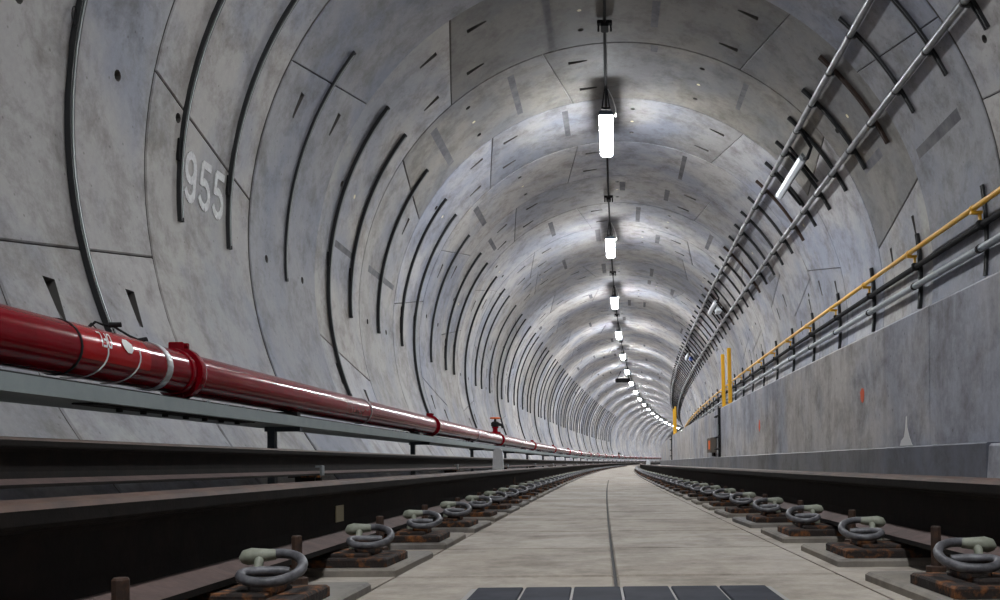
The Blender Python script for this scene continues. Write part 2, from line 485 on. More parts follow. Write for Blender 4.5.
pl = MB(); pl.sweep([(0, 0), (0, .322), (.008, .328), (.07, .328), (.07, 0)], 1.683, 0, srange(3.82, 136))
tag(pl.build('trim_3', 'plinth'), 'dark grey concrete kerb along the foot of the walkway', kind='structure')
pl = MB(); pl.sweep([(0, 0), (.02, .31), (.03, .322), (.07, .322), (.07, 0)], 1.673, 0, srange(-6, 3.815))
tag(pl.build('trim_4', 'wall'), 'paler near end of the kerb under the walkway', kind='structure')

# paint marks on the walkway wall
def wallmark(name, pts, mt, label, cat):
    mb = MB(); n = len(pts)
    mb.add([T(UW - .0035, s, z + H0) for s, z in pts] + [T(UW + .003, s, z + H0) for s, z in pts],
           [tuple(range(n))] + [(i, (i + 1) % n, n + (i + 1) % n, n + i) for i in range(n)])
    tag(mb.build(name, mt), label, cat)
def blob(cs, cz, rs, rz_, n=14, jit=.3, seed=1):
    r = random.Random(seed)
    return [(cs + rs * math.cos(2 * PI * i / n) * (1 - jit * r.random()), cz + rz_ * math.sin(2 * PI * i / n) * (1 - jit * r.random())) for i in range(n)]
wallmark('spray_mark', blob(5.86, .44, .055, .055, seed=2), 'orangespray', 'bright orange spray paint spot on the concrete walkway wall, the nearer one', 'paint mark')
wallmark('spray_mark', blob(9.85, .41, .05, .075, seed=5), 'orangespray', 'faint orange spray paint spot further along the walkway wall', 'paint mark')
wallmark('plaster_splash', [(5.12, .085), (5.10, .115), (5.05, .135), (5.03, .18), (5.015, .25), (5.0, .255), (4.995, .19), (4.965, .14), (4.93, .10), (4.91, .085)], 'white', 'white plaster splash low on the walkway wall', 'plaster mark')

# ------------------------------------------------------------------ rails
RP = [(-.07, 0), (.07, 0), (.07, .011), (.05, .017), (.014, .028), (.009, .05), (.009, .112), (.016, .121), (.034, .126), (.0355, .131), (.035, .148),
      (.030, .155), (.018, .1585), (0, .1595)]
RP = RP + [(-x, z) for x, z in RP[2:-1][::-1]]
RM = []
n = len(RP)
for k in range(n):
    z1, z2 = RP[k][1], RP[(k + 1) % n][1]; zz = (z1 + z2) / 2
    RM.append(1 if zz > .145 else 2 if .010 < zz < .024 else 0)
def rail(u, z, s_list, name, label):
    m = MB(); m.sweep(RP, u, z, s_list, mis=RM)
    return tag(m.build(name, ['rail', 'railtop', 'foot']), label, 'rail')
ZF = .054      # underside of the running rails
UL, UR = -.683 + .0, .790
rl = rail(UL, ZF, srange(-4, 134), 'running_rail', 'dark rusty running rail on the left of the bare slab')
rr = rail(UR, ZF, srange(-4, 134), 'running_rail', 'dark rusty running rail on the right, beside the walkway wall')
def railtag(s, z, w, h, m_):
    t = MB(); a = [T(UL + .009, s - w / 2, z - h / 2), T(UL + .009, s + w / 2, z - h / 2), T(UL + .009, s + w / 2, z + h / 2), T(UL + .009, s - w / 2, z + h / 2)]
    b_ = [v + Vector((.0025, 0, 0)) for v in a]
    t.add(a + b_, [(4, 5, 6, 7), (0, 1, 5, 4), (1, 2, 6, 5), (2, 3, 7, 6), (3, 0, 4, 7)])
    tag(t.build('rail_tag', m_, rl), 'small pale tag stuck on the rail web')
railtag(2.26, .126, .065, .042, 'tag'); railtag(6.7, .12, .16, .06, 'rust')
sr = rail(-1.83, -.06 + H0, srange(-3, 100), 'spare_rail', 'long rusty spare rail lying on stools along the left wall')

# stools under the spare rail
st0 = empty('rail_stool', T(-1.83, 5.5, 0), -K * 5.5)
MB().box((0, 0, .012), (.26, .2, .024), bev=.004).build('foot_plate', 'black', st0)
for q in (-.06, .06): MB().box((0, q, .1), (.12, .03, .16)).build('upright', 'black', st0)
MB().box((0, 0, .183), (.2, .17, .012)).build('top_plate', 'rust', st0)
m = MB(); m.box((.085, 0, .215), (.016, .05, .075), bev=.004); m.box((.07, 0, .245), (.04, .05, .012)); m.build('rail_clamp', 'galv', st0)
for i in range(18):
    s = 5.45 + 4.9 * i - 4.9; o = st0 if i == 0 else copy_tree(st0)
    o.location = T(-1.83, s, 0); o.rotation_euler.z = -K * s
    tag(o, (ORD[i] + ' black steel stool from the camera holding up the spare rail') if i < 8 else 'distant black steel stool holding up the spare rail', 'stool', 'stools under the spare rail')

# ------------------------------------------------------------------ rail fastenings
def fastening(MX=1):
    r = empty('rail_fastening', (0, 0, 0))
    # local x = across, gauge side +x for the left rail
    MB().box((0, .09, .008), (.455, .40, .022), bev=.006).build('concrete_pad', 'pad', r)
    m = MB(); m.box((0, 0, .030), (.41, .20, .020), bev=.004); m.box((0, -.01, .042), (.31, .13, .014), bev=.004)
    m.box((.135, 0, .056), (.045, .08, .022), bev=.006); m.box((-.135, 0, .056), (.045, .08, .022), bev=.006)
    m.build('base_plate', 'rust', r)
    for sg in (MX, -MX):
        sy = -1
        m = MB()
        pts = [(.088, -.055, .103), (.110, -.062, .106), (.140, -.062, .106), (.168, -.048, .102), (.186, -.02, .095), (.190, .012, .089),
               (.180, .042, .086), (.160, .060, .086), (.135, .066, .088), (.112, .062, .092), (.098, .05, .096), (.094, .035, .098), (.1, .02, .094),
               (.12, .008, .088), (.145, .0, .084), (.165, -.004, .078)]
        # smooth the path
        for _ in range(2):
            q = [pts[0]]
            for a, b_ in zip(pts[:-1], pts[1:]):
                q += [tuple(a[i] * .75 + b_[i] * .25 for i in range(3)), tuple(a[i] * .25 + b_[i] * .75 for i in range(3))]
            pts = q + [pts[-1]]
        m.tube([(sg * (.190 - (.190 - x) * .92), sy * y * .92, (z - .088) * .5 + .078 - y * .20) for x, y, z in pts], .0085, 10)
        cl = m.build('spring_clip', 'clip', r)
        t = MB()
        t.tube([(sg * .068, .050, .089), (sg * .075, .050, .093), (sg * .088, .050, .096), (sg * .100, .051, .097), (sg * .126, .056, .098)], [.007, .0135, .0145, .012, .0092], 12)
        t.tube([(sg * .100, .048, .094), (sg * .102, .036, .078), (sg * .100, .030, .066)], [.009, .007, .011], 10)
        t.box((sg * .100, .028, .058), (.032, .032, .012), bev=.004)
        tag(t.build('toe_insulator', 'toe', cl), 'pale green toe insulator')
        b = MB(); b.lathe([(.0, .018), (.021, .018), (.021, .034), (.0105, .036), (.0105, .113), (.0085, .116)], (sg * .098, .235, 0), 8)
        b.build('anchor_bolt', 'bolt', r)
    return r
def fastening_far(MX=1):
    m = MB(); m.box((0, .09, .008), (.455, .40, .022), mi=0); m.box((0, 0, .034), (.41, .20, .028), mi=1)
    for sg in (MX, -MX):
        pts = [(.06, -.05, .082), (.13, -.057, .085), (.186, -.02, .082), (.180, .035, .078), (.12, .055, .078), (.098, .035, .08), (.16, 0, .07)]
        m.tube([(sg * x, -y, z - y * .2) for x, y, z in pts], .0105, 5, mi=2)
        m.box((sg * .085, .05, .093), (.04, .035, .03), mi=3)
        m.box((sg * .098, .235, .07), (.02, .02, .08), mi=4)
    return m.mesh('rail_fastening', ['pad', 'rust', 'clip', 'toe', 'bolt'])
for side, u in (('left', UL), ('right', UR)):
    MX = 1 if side == 'left' else -1
    f0 = fastening(MX); farmesh = fastening_far(MX); first = True
    for i in range(-1, 88):
        s = (1.45 if side == 'left' else 1.55) + .62 * i
        if i <= 24:
            o = f0 if first else copy_tree(f0); first = False
        else:
            o = bpy.data.objects.new('rail_fastening', farmesh); C.objects.link(o)
        o.location = T(u, s, .0); o.rotation_euler.z = -K * s + random.uniform(-.03, .03)
        k = i
        if 0 <= k < 14: lab = '%s rusty clip fastening from the foreground under the %s running rail' % (ORD[k], side)
        elif k < 0: lab = 'rusty clip fastening of the %s running rail cut by the bottom edge of the photo' % side
        else: lab = 'small distant rusty clip fastening under the %s running rail' % side
        tag(o, lab, 'rail fastening', 'rail fastenings of the %s rail' % side)

# ------------------------------------------------------------------ dark cover panels in the slab
dc = empty('drain_cover', T(.043, 1.42, 0))
MB().box((0, 0, .001), (.592, .62, .005)).build('frame', 'line', dc)
for i in range(6):
    MB().box((-.2375 + .095 * i, -.003, .005), (.0895, .60, .006), bev=.0015).build('panel', 'panel', dc)
tag(dc, 'low dark blue-black cover of six panels set in the slab', 'drain cover')
# ------------------------------------------------------------------ cable tray on posts, left
Q = .92; TU = -2.0 * Q
m = MB(); SR = srange(-3, 118)
root = empty('cable_tray', T(TU, 5.38, 0)); TZ = .263 * Q
def psweep(name, prof, u, z, ss, mt, parent, smooth=False):
    mb = MB(); mb.sweep(prof, u, z, ss, smooth=smooth)
    inv = Matrix.Translation(-parent.location)
    mb.v = [tuple(Vector(v) - parent.location) for v in mb.v]
    return mb.build(name, mt, parent)
psweep('tray', [(0, 0), (0, .059), (-.006, .059), (-.006, .006), (-.314, .006), (-.314, .059), (-.32, .059), (-.32, 0)], TU, TZ + H0, SR, 'tray', root)
tag(root, 'grey steel cable tray carried on posts under the red pipe', 'cable tray')
for i in range(-1, 28):
    s = 5.38 + 3.9 * i
    c = T(-2.03, s, 0) - root.location
    p = MB(); p.box((c.x, c.y, (TZ + H0) / 2 + .0), (.045, .045, TZ + H0 - .002), rz=-K * s)
    p.box((c.x, c.y, .006), (.12, .12, .012), rz=-K * s)
    p.box((c.x + .07, c.y, TZ + H0 - .015), (.22, .04, .028), rz=-K * s)
    p.build('post', 'post', root)
p = MB()
for s in (3.45, 3.63, 3.81, 4.0, 4.19, 4.37, 4.56):
    c = T(TU - .06, s, TZ + H0 - .012) - root.location
    p.lathe([(.0, -.01), (.014, -.01), (.014, .006), (.010, .008)], c, 6)
c = T(TU - .07, 3.97, TZ + H0 - .004) - root.location
p.box(c, (.08, 1.5, .006), rz=-K * 4.3)
p.build('splice_plate', 'black', root)
for i in range(40):
    s = (4.47 + (.22 * (i % 4)) + 3.9 * (i // 4)) * Q
    c = T(TU - .008, s, TZ + .06 + H0) - root.location
    b = MB(); b.lathe([(.012, -.004), (.012, .004), (.009, .009), (.004, .012)], c, 8); b.build('bolt', 'galv', root)

# ------------------------------------------------------------------ red pipe
PU, PZ, PR = -2.2 * Q, .491 * Q + H0, .113 * Q
pr = empty('fire_main_pipe', T(PU, 4.6 * Q, PZ))
psweep('pipe', circ(PR, 28), PU, PZ, srange(-3, 120), 'red', pr, smooth=True)
tag(pr, 'glossy red fire main pipe running along the left wall', 'pipe')
def ringon(s, r0, wd, name, mt, parent=pr, extra=None, sh=None, label=None):
    mb = MB(); prof = [(r0 - .02, -wd / 2), (r0, -wd / 2), (r0 + .002, -wd * .3), (r0 + .002, wd * .3), (r0, wd / 2), (r0 - .02, wd / 2)]
    c = T(PU, s, PZ) - parent.location
    if sh: c += Vector(sh)
    mb.lathe(prof, (0, 0, 0), 28, axis='Y'); mb.f = mb.f[:-2]; mb.m = mb.m[:-2]; mb.sm = mb.sm[:-2]
    a = -K * s; mb.v = [tuple(Matrix.Rotation(a, 3, 'Z') @ Vector(v) + c) for v in mb.v]
    if extra: extra(mb, c, a)
    o = mb.build(name, mt, parent)
    if label: o['label'] = label
    return o
def ears(mb, c, a):
    for sg in (1, -1):
        for sy in (-.028, .028):
            mb.box(c + Vector((0, sy, sg * (PR + .02))), (.07, .018, .045), rz=a, bev=.004)
        mb.tube([c + Vector((-.03, 0, sg * (PR + .03))), c + Vector((.045, 0, sg * (PR + .03)))], .011, 8)
for i in range(17):
    s = (4.56 + 6.45 * i) * Q
    ringon(s, PR + .02, .05, 'coupling', 'red', extra=ears)
    ringon(s - .07, PR + .006, .03, 'coupling_collar', 'red')
for i in range(12):       # plain joint bands between the couplings
    ringon((7.9 + 6.45 * i) * Q, PR + .004, .02, 'joint_band', 'galv', label='grey band clamped round the pipe')
for i in range(30):       # saddles standing on the tray
    s = (2.2 + 3.9 * i) * Q
    c = T(PU, s, PZ) - pr.location; mb = MB()
    mb.box(c + Vector((0, 0, -PR - .025)), (.16, .06, .05), rz=-K * s); mb.build('saddle', 'black', pr)
ringon(4.24 * Q, PR + .004, .045, 'strap', 'silverstrap', label='silver strap round the pipe beside the coupling')
ringon(3.52 * Q, PR + .0022, .012, 'band_edge', 'black')
# bright red label band with lettering, white panel
def onpipe(s, phi, off=.0025):   # phi = angle above horizontal on the side facing the track
    return T(PU + (PR + off) * math.cos(phi), s, PZ + (PR + off) * math.sin(phi)) - pr.location
def sheet(name, s0, s1, p0, p1, mt, off=.0015, label=None, ns=6, npn=10, cut=None):
    mb = MB(); vs = []
    for i in range(ns + 1):
        for k in range(npn + 1): vs.append(onpipe(s0 + (s1 - s0) * i / ns, p0 + (p1 - p0) * k / npn, off))
    mb.add(vs, [(i * (npn + 1) + k, i * (npn + 1) + k + 1, (i + 1) * (npn + 1) + k + 1, (i + 1) * (npn + 1) + k) for i in range(ns) for k in range(npn)], 0, True)
    o = mb.build(name, mt, pr)
    if label: o['label'] = label
    return o
sheet('label_band', 3.53 * Q, 4.06 * Q, math.radians(-22), math.radians(88), 'redtape', label='brighter red label band wrapped on the pipe')
def strokes(polys, w):
    out = []
    for pl_ in polys:
        for (x0, y0), (x1, y1) in zip(pl_[:-1], pl_[1:]):
            L = math.hypot(x1 - x0, y1 - y0) or 1e-6; dx, dy = (x1 - x0) / L, (y1 - y0) / L
            nx_, ny_ = -dy * w / 2, dx * w / 2; ex, ey = dx * w * .35, dy * w * .35
            out.append([(x0 - ex + nx_, y0 - ey + ny_), (x0 - ex - nx_, y0 - ey - ny_), (x1 + ex - nx_, y1 + ey - ny_), (x1 + ex + nx_, y1 + ey + ny_)])
    return out
def arc(cx, cy, rx, ry, a0, a1, n=8): return [(cx + rx * math.cos(math.radians(a0 + (a1 - a0) * i / n)), cy + ry * math.sin(math.radians(a0 + (a1 - a0) * i / n))) for i in range(n + 1)]
GL = {'D': [[(0, 0), (0, 1)], [(0, 1), (.3, 1)] + arc(.3, .5, .3, .5, 90, -90) + [(0, 0)]],
      'F': [[(0, 0), (0, 1), (.55, 1)], [(0, .52), (.45, .52)]],
      'L': [[(0, 1), (0, 0), (.55, 0)]],
      # stencil figures, cut by bridges
      '9': [arc(.32, .70, .27, .26, 100, 260), arc(.32, .70, .27, .26, 80, -80), [(.60, .62), (.56, .30)] , arc(.30, .30, .27, .26, -5, -150, 6)],
      '5': [[(.62, .97), (.16, .97)], [(.12, .92), (.08, .55)], arc(.28, .33, .32, .27, 110, -70, 9), arc(.28, .33, .32, .27, -95, -150, 4)]}
lt = MB()
x0 = 0
for ch in 'DFL':
    for q in strokes(GL[ch], .15):
        # rotated half a turn: reads upside down from the track
        (ax, ay), (bx_, by_), (cx_, cy_), (dx_, dy_) = q
        for k in range(4):
            f0_, f1_ = k / 4, (k + 1) / 4
            sub = [(ax + (dx_ - ax) * f0_, ay + (dy_ - ay) * f0_), (bx_ + (cx_ - bx_) * f0_, by_ + (cy_ - by_) * f0_),
                   (bx_ + (cx_ - bx_) * f1_, by_ + (cy_ - by_) * f1_), (ax + (dx_ - ax) * f1_, ay + (dy_ - ay) * f1_)]
            lt.add([onpipe(3.755 * Q - (x0 + px) * .039 - py * .024, math.radians(43) - py * .058 / PR, .0055) for px, py in sub], [(0, 1, 2, 3)])
    x0 += .80
lt.build('lettering', 'white', pr)['label'] = 'white upside-down letters DFL'
oc = MB(); pts = [(.045 * math.cos(PI / 8 + a * PI / 4), .032 * math.sin(PI / 8 + a * PI / 4)) for a in range(8)]
oc.add([onpipe(3.87 * Q + px * f * .85, math.radians(24) + py * f / PR, .006) for f in (.5, 1) for px, py in pts],
       [tuple(range(8))] + [(k, (k + 1) % 8, 8 + (k + 1) % 8, 8 + k) for k in range(8)]); oc.build('sticker', 'white', pr)['label'] = 'small white eight-sided sticker'
# cable ties curling round the front
for (s, a, b_) in ((3.70 * Q, 8, -100), (3.96 * Q, 18, -92)):
    tb = MB(); tb.tube([onpipe(s - .10 * (i / 9) ** 2, math.radians(a + (b_ - a) * i / 9), .006) for i in range(10)], .003, 6)
    tb.build('cable_tie', 'stencil', pr)['label'] = 'thin pale cable tie'
cb_ = MB(); cb_.sweep(circ(.040, 14), -1.985, TZ + H0 + .048, srange(-3, 118), smooth=True)  # black tube added to darken the gap under the pipe
tag(cb_.build('gap_darkener', 'black'), 'added thick black tube darkening the gap between the grey tray and the red pipe', 'cable')
# safety wire from a wall anchor to the pipe strap
an = Vector((XC, 0, 0)); th = math.radians(-111.2)
A0 = T(XC + 3.07 * math.sin(th), 4.93, ZC + 3.07 * math.cos(th))
A1 = T(PU - .03, 4.24 * Q, PZ + PR + .012)
A0 = T(PU - .06, 3.98 * Q, PZ + PR + .045)
wr = MB(); wr.tube([A0 + Vector((-.05, -.04, -.03)), A0 + Vector((-.02, -.02, .01)), A0, A0.lerp(A1, .3) + Vector((0, 0, .012)), A0.lerp(A1, .7), A1, A1 + Vector((.03, .0, .0))], .005, 6)
wr.tube([A0 + Vector((.012, .02, .002)), A0 + Vector((.05, .05, .008))], .011, 8)
wr.tube([A0 + Vector((-.055, -.045, -.04)), A0 + Vector((-.03, -.03, .0)), A0 + Vector((-.02, -.01, -.02)), A0 + Vector((-.05, -.03, -.045))], .006, 6)
wr.tube([A1 + Vector((-.02, -.02, -.01)), A1 + Vector((.02, .02, .005))], .014, 8)
tag(wr.build('safety_cable', 'black'), 'short black cable with crimp looped over the red pipe', 'cable')

# valve with orange handwheel
def valve(s, sc, label):
    v = empty('hydrant_valve', T(PU, s, PZ + PR - .004), -K * s)
    m = MB(); m.lathe([(.07, 0), (.07, .03), (.045, .035), (.045, .09), (.06, .095), (.06, .115)], n=16); m.build('branch', 'red', v)
    m = MB(); m.lathe([(.05, .115), (.075, .135), (.075, .19), (.05, .21), (.022, .215), (.018, .27)], n=14); m.tube([(.05, 0, .165), (.12, 0, .15), (.14, 0, .10)], .028, 10); m.build('valve_body', 'black', v)
    m = MB(); R_ = .085; m.tube([(R_ * math.cos(a * PI / 8), R_ * math.sin(a * PI / 8), .275) for a in range(16)], .013, 8, closed=True)
    for a in range(4): m.tube([(0, 0, .272), (R_ * math.cos(a * PI / 2), R_ * math.sin(a * PI / 2), .275)], .009, 6)
    m.lathe([(.02, .26), (.022, .285)], n=8)
    m.build('handwheel', 'orange' if s < 30 else 'black', v)
    tag(v, label, 'valve')
    return v
valve(17.05 * Q, 1, 'valve with orange handwheel standing on the red pipe')
valve(70, 1, 'tiny far-off dark valve standing on the red pipe where the tunnel bends')

# ------------------------------------------------------------------ curved wall brackets on the left wall
def arcbar(prof, th0, th1, n, mi, mb, rad=R):
    # prof: (inward, along) rectangle in ring-local coordinates
    vs = []; k = len(prof)
    for i in range(n + 1):
        th = math.radians(th0 + (th1 - th0) * i / n)
        for (dr, dy) in prof: vs.append(((rad - dr) * math.sin(th), dy, (rad - dr) * math.cos(th)))
    fs = [(i * k + q, i * k + (q + 1) % k, (i + 1) * k + (q + 1) % k, (i + 1) * k + q) for i in range(n) for q in range(k)]
    fs += [tuple(range(k))[::-1], tuple(range(n * k, n * k + k))]
    mb.add(vs, fs, mi, False)
def rect(a, b_, c, d): return [(a, c), (b_, c), (b_, d), (a, d)]
def wall_bracket(th1, label, s, grp, cache={}):
    key = th1
    if key not in cache:
        m1 = MB(); arcbar(rect(.0, .012, -.020, .020), -52.1, th1, 22, 0, m1)
        arcbar(rect(.012, .034, -.020, -.009), -52.1, th1, 22, 0, m1); arcbar(rect(.012, .034, .009, .020), -52.1, th1, 22, 0, m1)
        a = m1.mesh('channel', [M['strut']])
        m2 = MB(); arcbar(rect(.012, .037, -.006, .006), -52.6, th1 + .5, 22, 0, m2); b_ = m2.mesh('insert', [M['stripe']])
        m3 = MB(); th = math.radians(-84.5); c = Vector(((R - .012) * math.sin(th), -.032, (R - .012) * math.cos(th)))
        m3.box(c, (.022, .024, .15)); c_ = m3.mesh('fixing_lug', [M['black']])
        cache[key] = (a, b_, c_)
    loc, rz = ringframe(s)
    e = empty('wall_bracket', loc, rz)
    for nm, me_ in zip(('channel', 'insert', 'fixing_lug'), cache[key]):
        if nm != 'channel' and s > 30: continue
        if nm == 'fixing_lug' and (s < 5 or abs((s - 4.74) % 3.19) < .3 or abs((s - 4.74) % 3.19) > 2.9): continue
        o = bpy.data.objects.new(nm, me_); C.objects.link(o); o.parent = e
    tag(e, label, 'wall bracket', grp)
longs = [4.79 + 4.27 * i for i in range(28)]; lst = []
s = 5.98 - 3.2
k = 0
while s < 72:
    for d in (0, .77, 1.96): lst.append(s + d)
    s += 3.19
lst = [x for x in lst if x > 3.2]
li = [min(lst, key=lambda x: abs(x - L)) for L in longs]
for q, x in enumerate(lst):
    lg = x in li
    if q < 12: lab = '%s dark curved bracket from the left edge, %s' % (ORD[q], 'reaching down to the red pipe' if lg else 'ending well above the red pipe')
    else: lab = 'distant dark curved bracket on the left lining ' + ('reaching down to the red pipe' if lg else 'ending above the red pipe')
    wall_bracket(-111.8 if lg else -93.5, lab, x, 'curved brackets on the left lining')
# small wire loop hooked on the nearest bracket
lp = MB(); loc, rz = ringframe(4.72); th = math.radians(-79.5)
c = Vector(((R - .02) * math.sin(th), 0, (R - .02) * math.cos(th)))
lp.tube([(c.x + .01, -.03 + .025 * math.cos(a * PI / 6) , c.z + .055 * math.sin(a * PI / 6)) for a in range(12)], .003, 6, closed=True)
tag(lp.build('wire_loop', 'black', None, loc, rz), 'small thin wire loop hanging on the leftmost curved bracket', 'wire')

# ------------------------------------------------------------------ crown conduit and lamps
cu = .05; cz = 4.90 + H0
cd = MB(); cd.sweep(circ(.016, 8), cu, cz, srange(-8, 130), smooth=True)
tag(cd.build('crown_conduit', 'black'), 'thin black conduit running along the crown of the tunnel', 'conduit')
jb = empty('conduit_clamp', (0, 0, 0))
m = MB(); m.box((0, 0, .03), (.17, .06, .04), bev=.008); m.build('clamp_bar', 'black', jb)
m = MB(); m.box((0, 0, -.01), (.085, .16, .07), bev=.015); m.build('junction_box', 'black', jb)
for sg in (-1, 1):
    m = MB(); m.lathe([(.011, -.06), (.011, .05)], (sg * .07, .02, 0), 8); m.build('stud', 'black', jb)
lroot = empty('tunnel_lamp', (0, 0, 0))     # local y along the tunnel, origin at the diffuser's underside
LL = 1.42; hw = .088
def ext(prof, y0, y1, mb, mi=0):
    n = len(prof); vs = [(x, y0, z) for x, z in prof] + [(x, y1, z) for x, z in prof]
    mb.add(vs, [(i, (i + 1) % n, n + (i + 1) % n, n + i) for i in range(n)] + [tuple(range(n))[::-1], tuple(range(n, 2 * n))], mi)
m = MB(); ext([(-hw * .6, 0), (hw * .7, 0), (hw, .025), (hw, .050), (-hw, .050), (-hw, .025)], -LL / 2, LL / 2, m); m.build('diffuser', 'lamp', lroot)
m = MB(); ext([(-hw - .005, .050), (hw + .005, .050), (hw + .005, .085), (hw * .7, .12), (-hw * .7, .12), (-hw - .005, .085)], -LL / 2 - .01, LL / 2 + .01, m); m.build('housing', 'housing', lroot)
for sg in (-1, 1):
    m = MB(); y = sg * (LL / 2 + .03)
    m.tube([(-.05, y, .12), (-.012, y + sg * .04, .40)], .008, 6); m.tube([(.05, y, .12), (.012, y + sg * .04, .40)], .008, 6)
    m.box((0, y, .12), (.12, .05, .03)); m.build('hanger', 'black', lroot)
m = MB(); m.tube([(.03, -LL / 2 - .04, .38), (.09, -LL / 2 - .05, .25), (.13, -LL / 2 - .02, .12), (.13, -LL / 2 + .06, .06), (.105, -LL / 2 + .10, .09)], .008, 6)
m.lathe([(.0, -.02), (.013, -.02), (.013, .02)], (.13, -LL / 2 + .04, .06), 8); m.build('feed_cable', 'white', lroot)
firstj = firstl = True
for i in range(-2, 19):
    s = 12.22 + 6.385 * i
    o = lroot if firstl else copy_tree(lroot); firstl = False
    o.location = T(.05, s, 4.53 + H0); o.rotation_euler.z = -K * s
    if i == -1:
        for ch in o.children:
            if ch.name.startswith('diffuser'): ch.data = ch.data.copy(); ch.data.materials[0] = M['lampdim']
    if i < 0: lab = 'lit white batten lamp under the crown above and behind the camera'
    elif i < 13: lab = '%s lit white batten lamp from the top of the photo, hung under the crown' % ORD[i]
    else: lab = 'one of the far small lit lamps under the crown where the tunnel bends'
    tag(o, lab, 'lamp', 'crown lamps')
    s = 9.78 + 6.5 * i
    if i >= 0:
        o = jb if firstj else copy_tree(jb); firstj = False
        s = 9.78 + 6.4 * i
        o.location = T(cu, s, cz); o.rotation_euler.z = -K * s
        tag(o, ('%s black clamp from the top of the photo holding the crown conduit' % ORD[i]) if i < 6 else 'small distant black clamp holding the crown conduit', 'clamp', 'clamps on the crown conduit')
# dark sign hung left of the sixth lamp
sg_ = empty('hanging_sign', T(-.28, 47, 4.42 + H0), -K * 47)
MB().box((0, 0, 0), (.80, .10, .22), bev=.03).build('sign_box', 'black', sg_)
m = MB(); m.tube([(.3, 0, .1), (.32, 0, .55)], .02, 6); m.tube([(-.3, 0, .1), (-.1, 0, .5)], .02, 6); m.build('hanger', 'black', sg_)
tag(sg_, 'dark box sign hanging beside the row of crown lamps', 'sign')

# ------------------------------------------------------------------ twin conduits with cross struts, upper right
def wallpipe(th, rad, r, s_list, name, mt, label, cat):
    t = math.radians(th); m = MB(); m.sweep(circ(r, 12), XC + rad * math.sin(t), ZC + rad * math.cos(t), s_list, smooth=True)
    return tag(m.build(name, mt), label, cat)
wallpipe(45.26, 3.03, .033, srange(-3, 118), 'steel_conduit', 'tube', 'upper silver conduit of the twin pair high on the right lining', 'conduit')
wallpipe(58.04, 3.03, .033, srange(-3, 118), 'steel_conduit', 'tube', 'lower silver conduit of the twin pair high on the right lining', 'conduit')
m1 = MB(); arcbar(rect(.0, .008, -.022, .022), 41.8, 63, 14, 0, m1); arcbar(rect(.008, .034, -.022, -.012), 41.8, 63, 14, 0, m1); arcbar(rect(.008, .034, .012, .022), 41.8, 63, 14, 0, m1)
stm = m1.mesh('cross_strut', [M['strut']]); stm2 = stm.copy(); stm2.materials[0] = M['brownstrut']
cls = []
for th in (45.26, 58.04):
    c = MB(); t = math.radians(th); p = Vector((3.03 * math.sin(t), 0, 3.03 * math.cos(t)))
    c.lathe([(.034, -.012), (.038, -.012), (.038, .012), (.034, .012)], p, 12, axis='Y')
    t2 = math.radians(th + .75); p2 = Vector((3.045 * math.sin(t2), 0, 3.045 * math.cos(t2))); c.box(p2, (.03, .03, .03))
    cls.append(c.mesh('pipe_clamp', [M['strut']]))
for i in range(140):
    s = 6.66 - .8 * 0 + .795 * (i - 4)
    loc, rz = ringframe(s); me_ = stm2 if i % 5 == 2 else stm
    o = bpy.data.objects.new('cross_strut', me_); C.objects.link(o); o.location = loc; o.rotation_euler.z = rz
    if s < 28:
        for c in cls:
            q = bpy.data.objects.new('pipe_clamp', c); C.objects.link(q); q.parent = o
    k = i - 4
    if 0 <= k < 12: lab = '%s curved dark strut from the top right corner bridging the twin conduits' % ORD[k]
    elif k < 0: lab = 'curved dark strut bridging the twin conduits outside the top right corner'
    else: lab = 'small distant dark strut bridging the twin conduits'
    tag(o, lab, 'strut', 'struts across the twin conduits')
# switched-off emergency fittings between the conduits
def emer(s, n, label):
    t = math.radians(50.6); rad = 2.93
    e = empty('emergency_light', T(XC + rad * math.sin(t), s, ZC + rad * math.cos(t)), -K * s)
    up = Vector((math.sin(t), 0, math.cos(t))); sd = Vector((math.cos(t), 0, -math.sin(t)))
    def loc_(a, y, b_): return sd * a + Vector((0, y, 0)) + up * b_
    m = MB(); L = .76
    prof = [(-.045, -.03), (.0, -.045), (.045, -.03), (.045, .0), (-.045, .0)]
    k = len(prof); vs = [loc_(a, y, b_) for y in (-L, L) for a, b_ in prof]
    m.add(vs, [(i, (i + 1) % k, k + (i + 1) % k, k + i) for i in range(k)] + [tuple(range(k))[::-1], tuple(range(k, 2 * k))]); m.build('cover', 'fix', e)
    m = MB(); prof = [(-.05, 0), (.05, 0), (.05, .03), (-.05, .03)]; k = 4
    vs = [loc_(a, y, b_) for y in (-L - .02, L + .02) for a, b_ in prof]
    m.add(vs, [(i, (i + 1) % k, k + (i + 1) % k, k + i) for i in range(k)] + [tuple(range(k))[::-1], tuple(range(k, 2 * k))]); m.build('back_box', 'galv', e)
    for y in (-.5, .5):
        m = MB(); m.tube([loc_(-.25, y, .06), loc_(.32, y, .05)], .018, 6); m.build('bracket', 'black', e)
    m = MB(); m.tube([loc_(-.28, -L - .25, .10), loc_(.0, -L - .25, .06), loc_(.05, -L - .1, .0), loc_(.02, -L + .02, .01)], .022, 8); m.build('feed_cable', 'black', e)
    if n:
        m = MB(); m.box(loc_(.16, -.2, .03), (.12, .5, .10)); m.build('battery_box', 'blue' if n > 1 else 'fix', e)
    tag(e, label, 'light fitting')
emer(11.55, 0, 'unlit long white light fitting between the twin conduits, the nearest one')
emer(21.2, 1, 'unlit white light fitting with battery box between the twin conduits, second one away')
emer(31.0, 2, 'small unlit light fitting with blue box between the twin conduits, third one away')

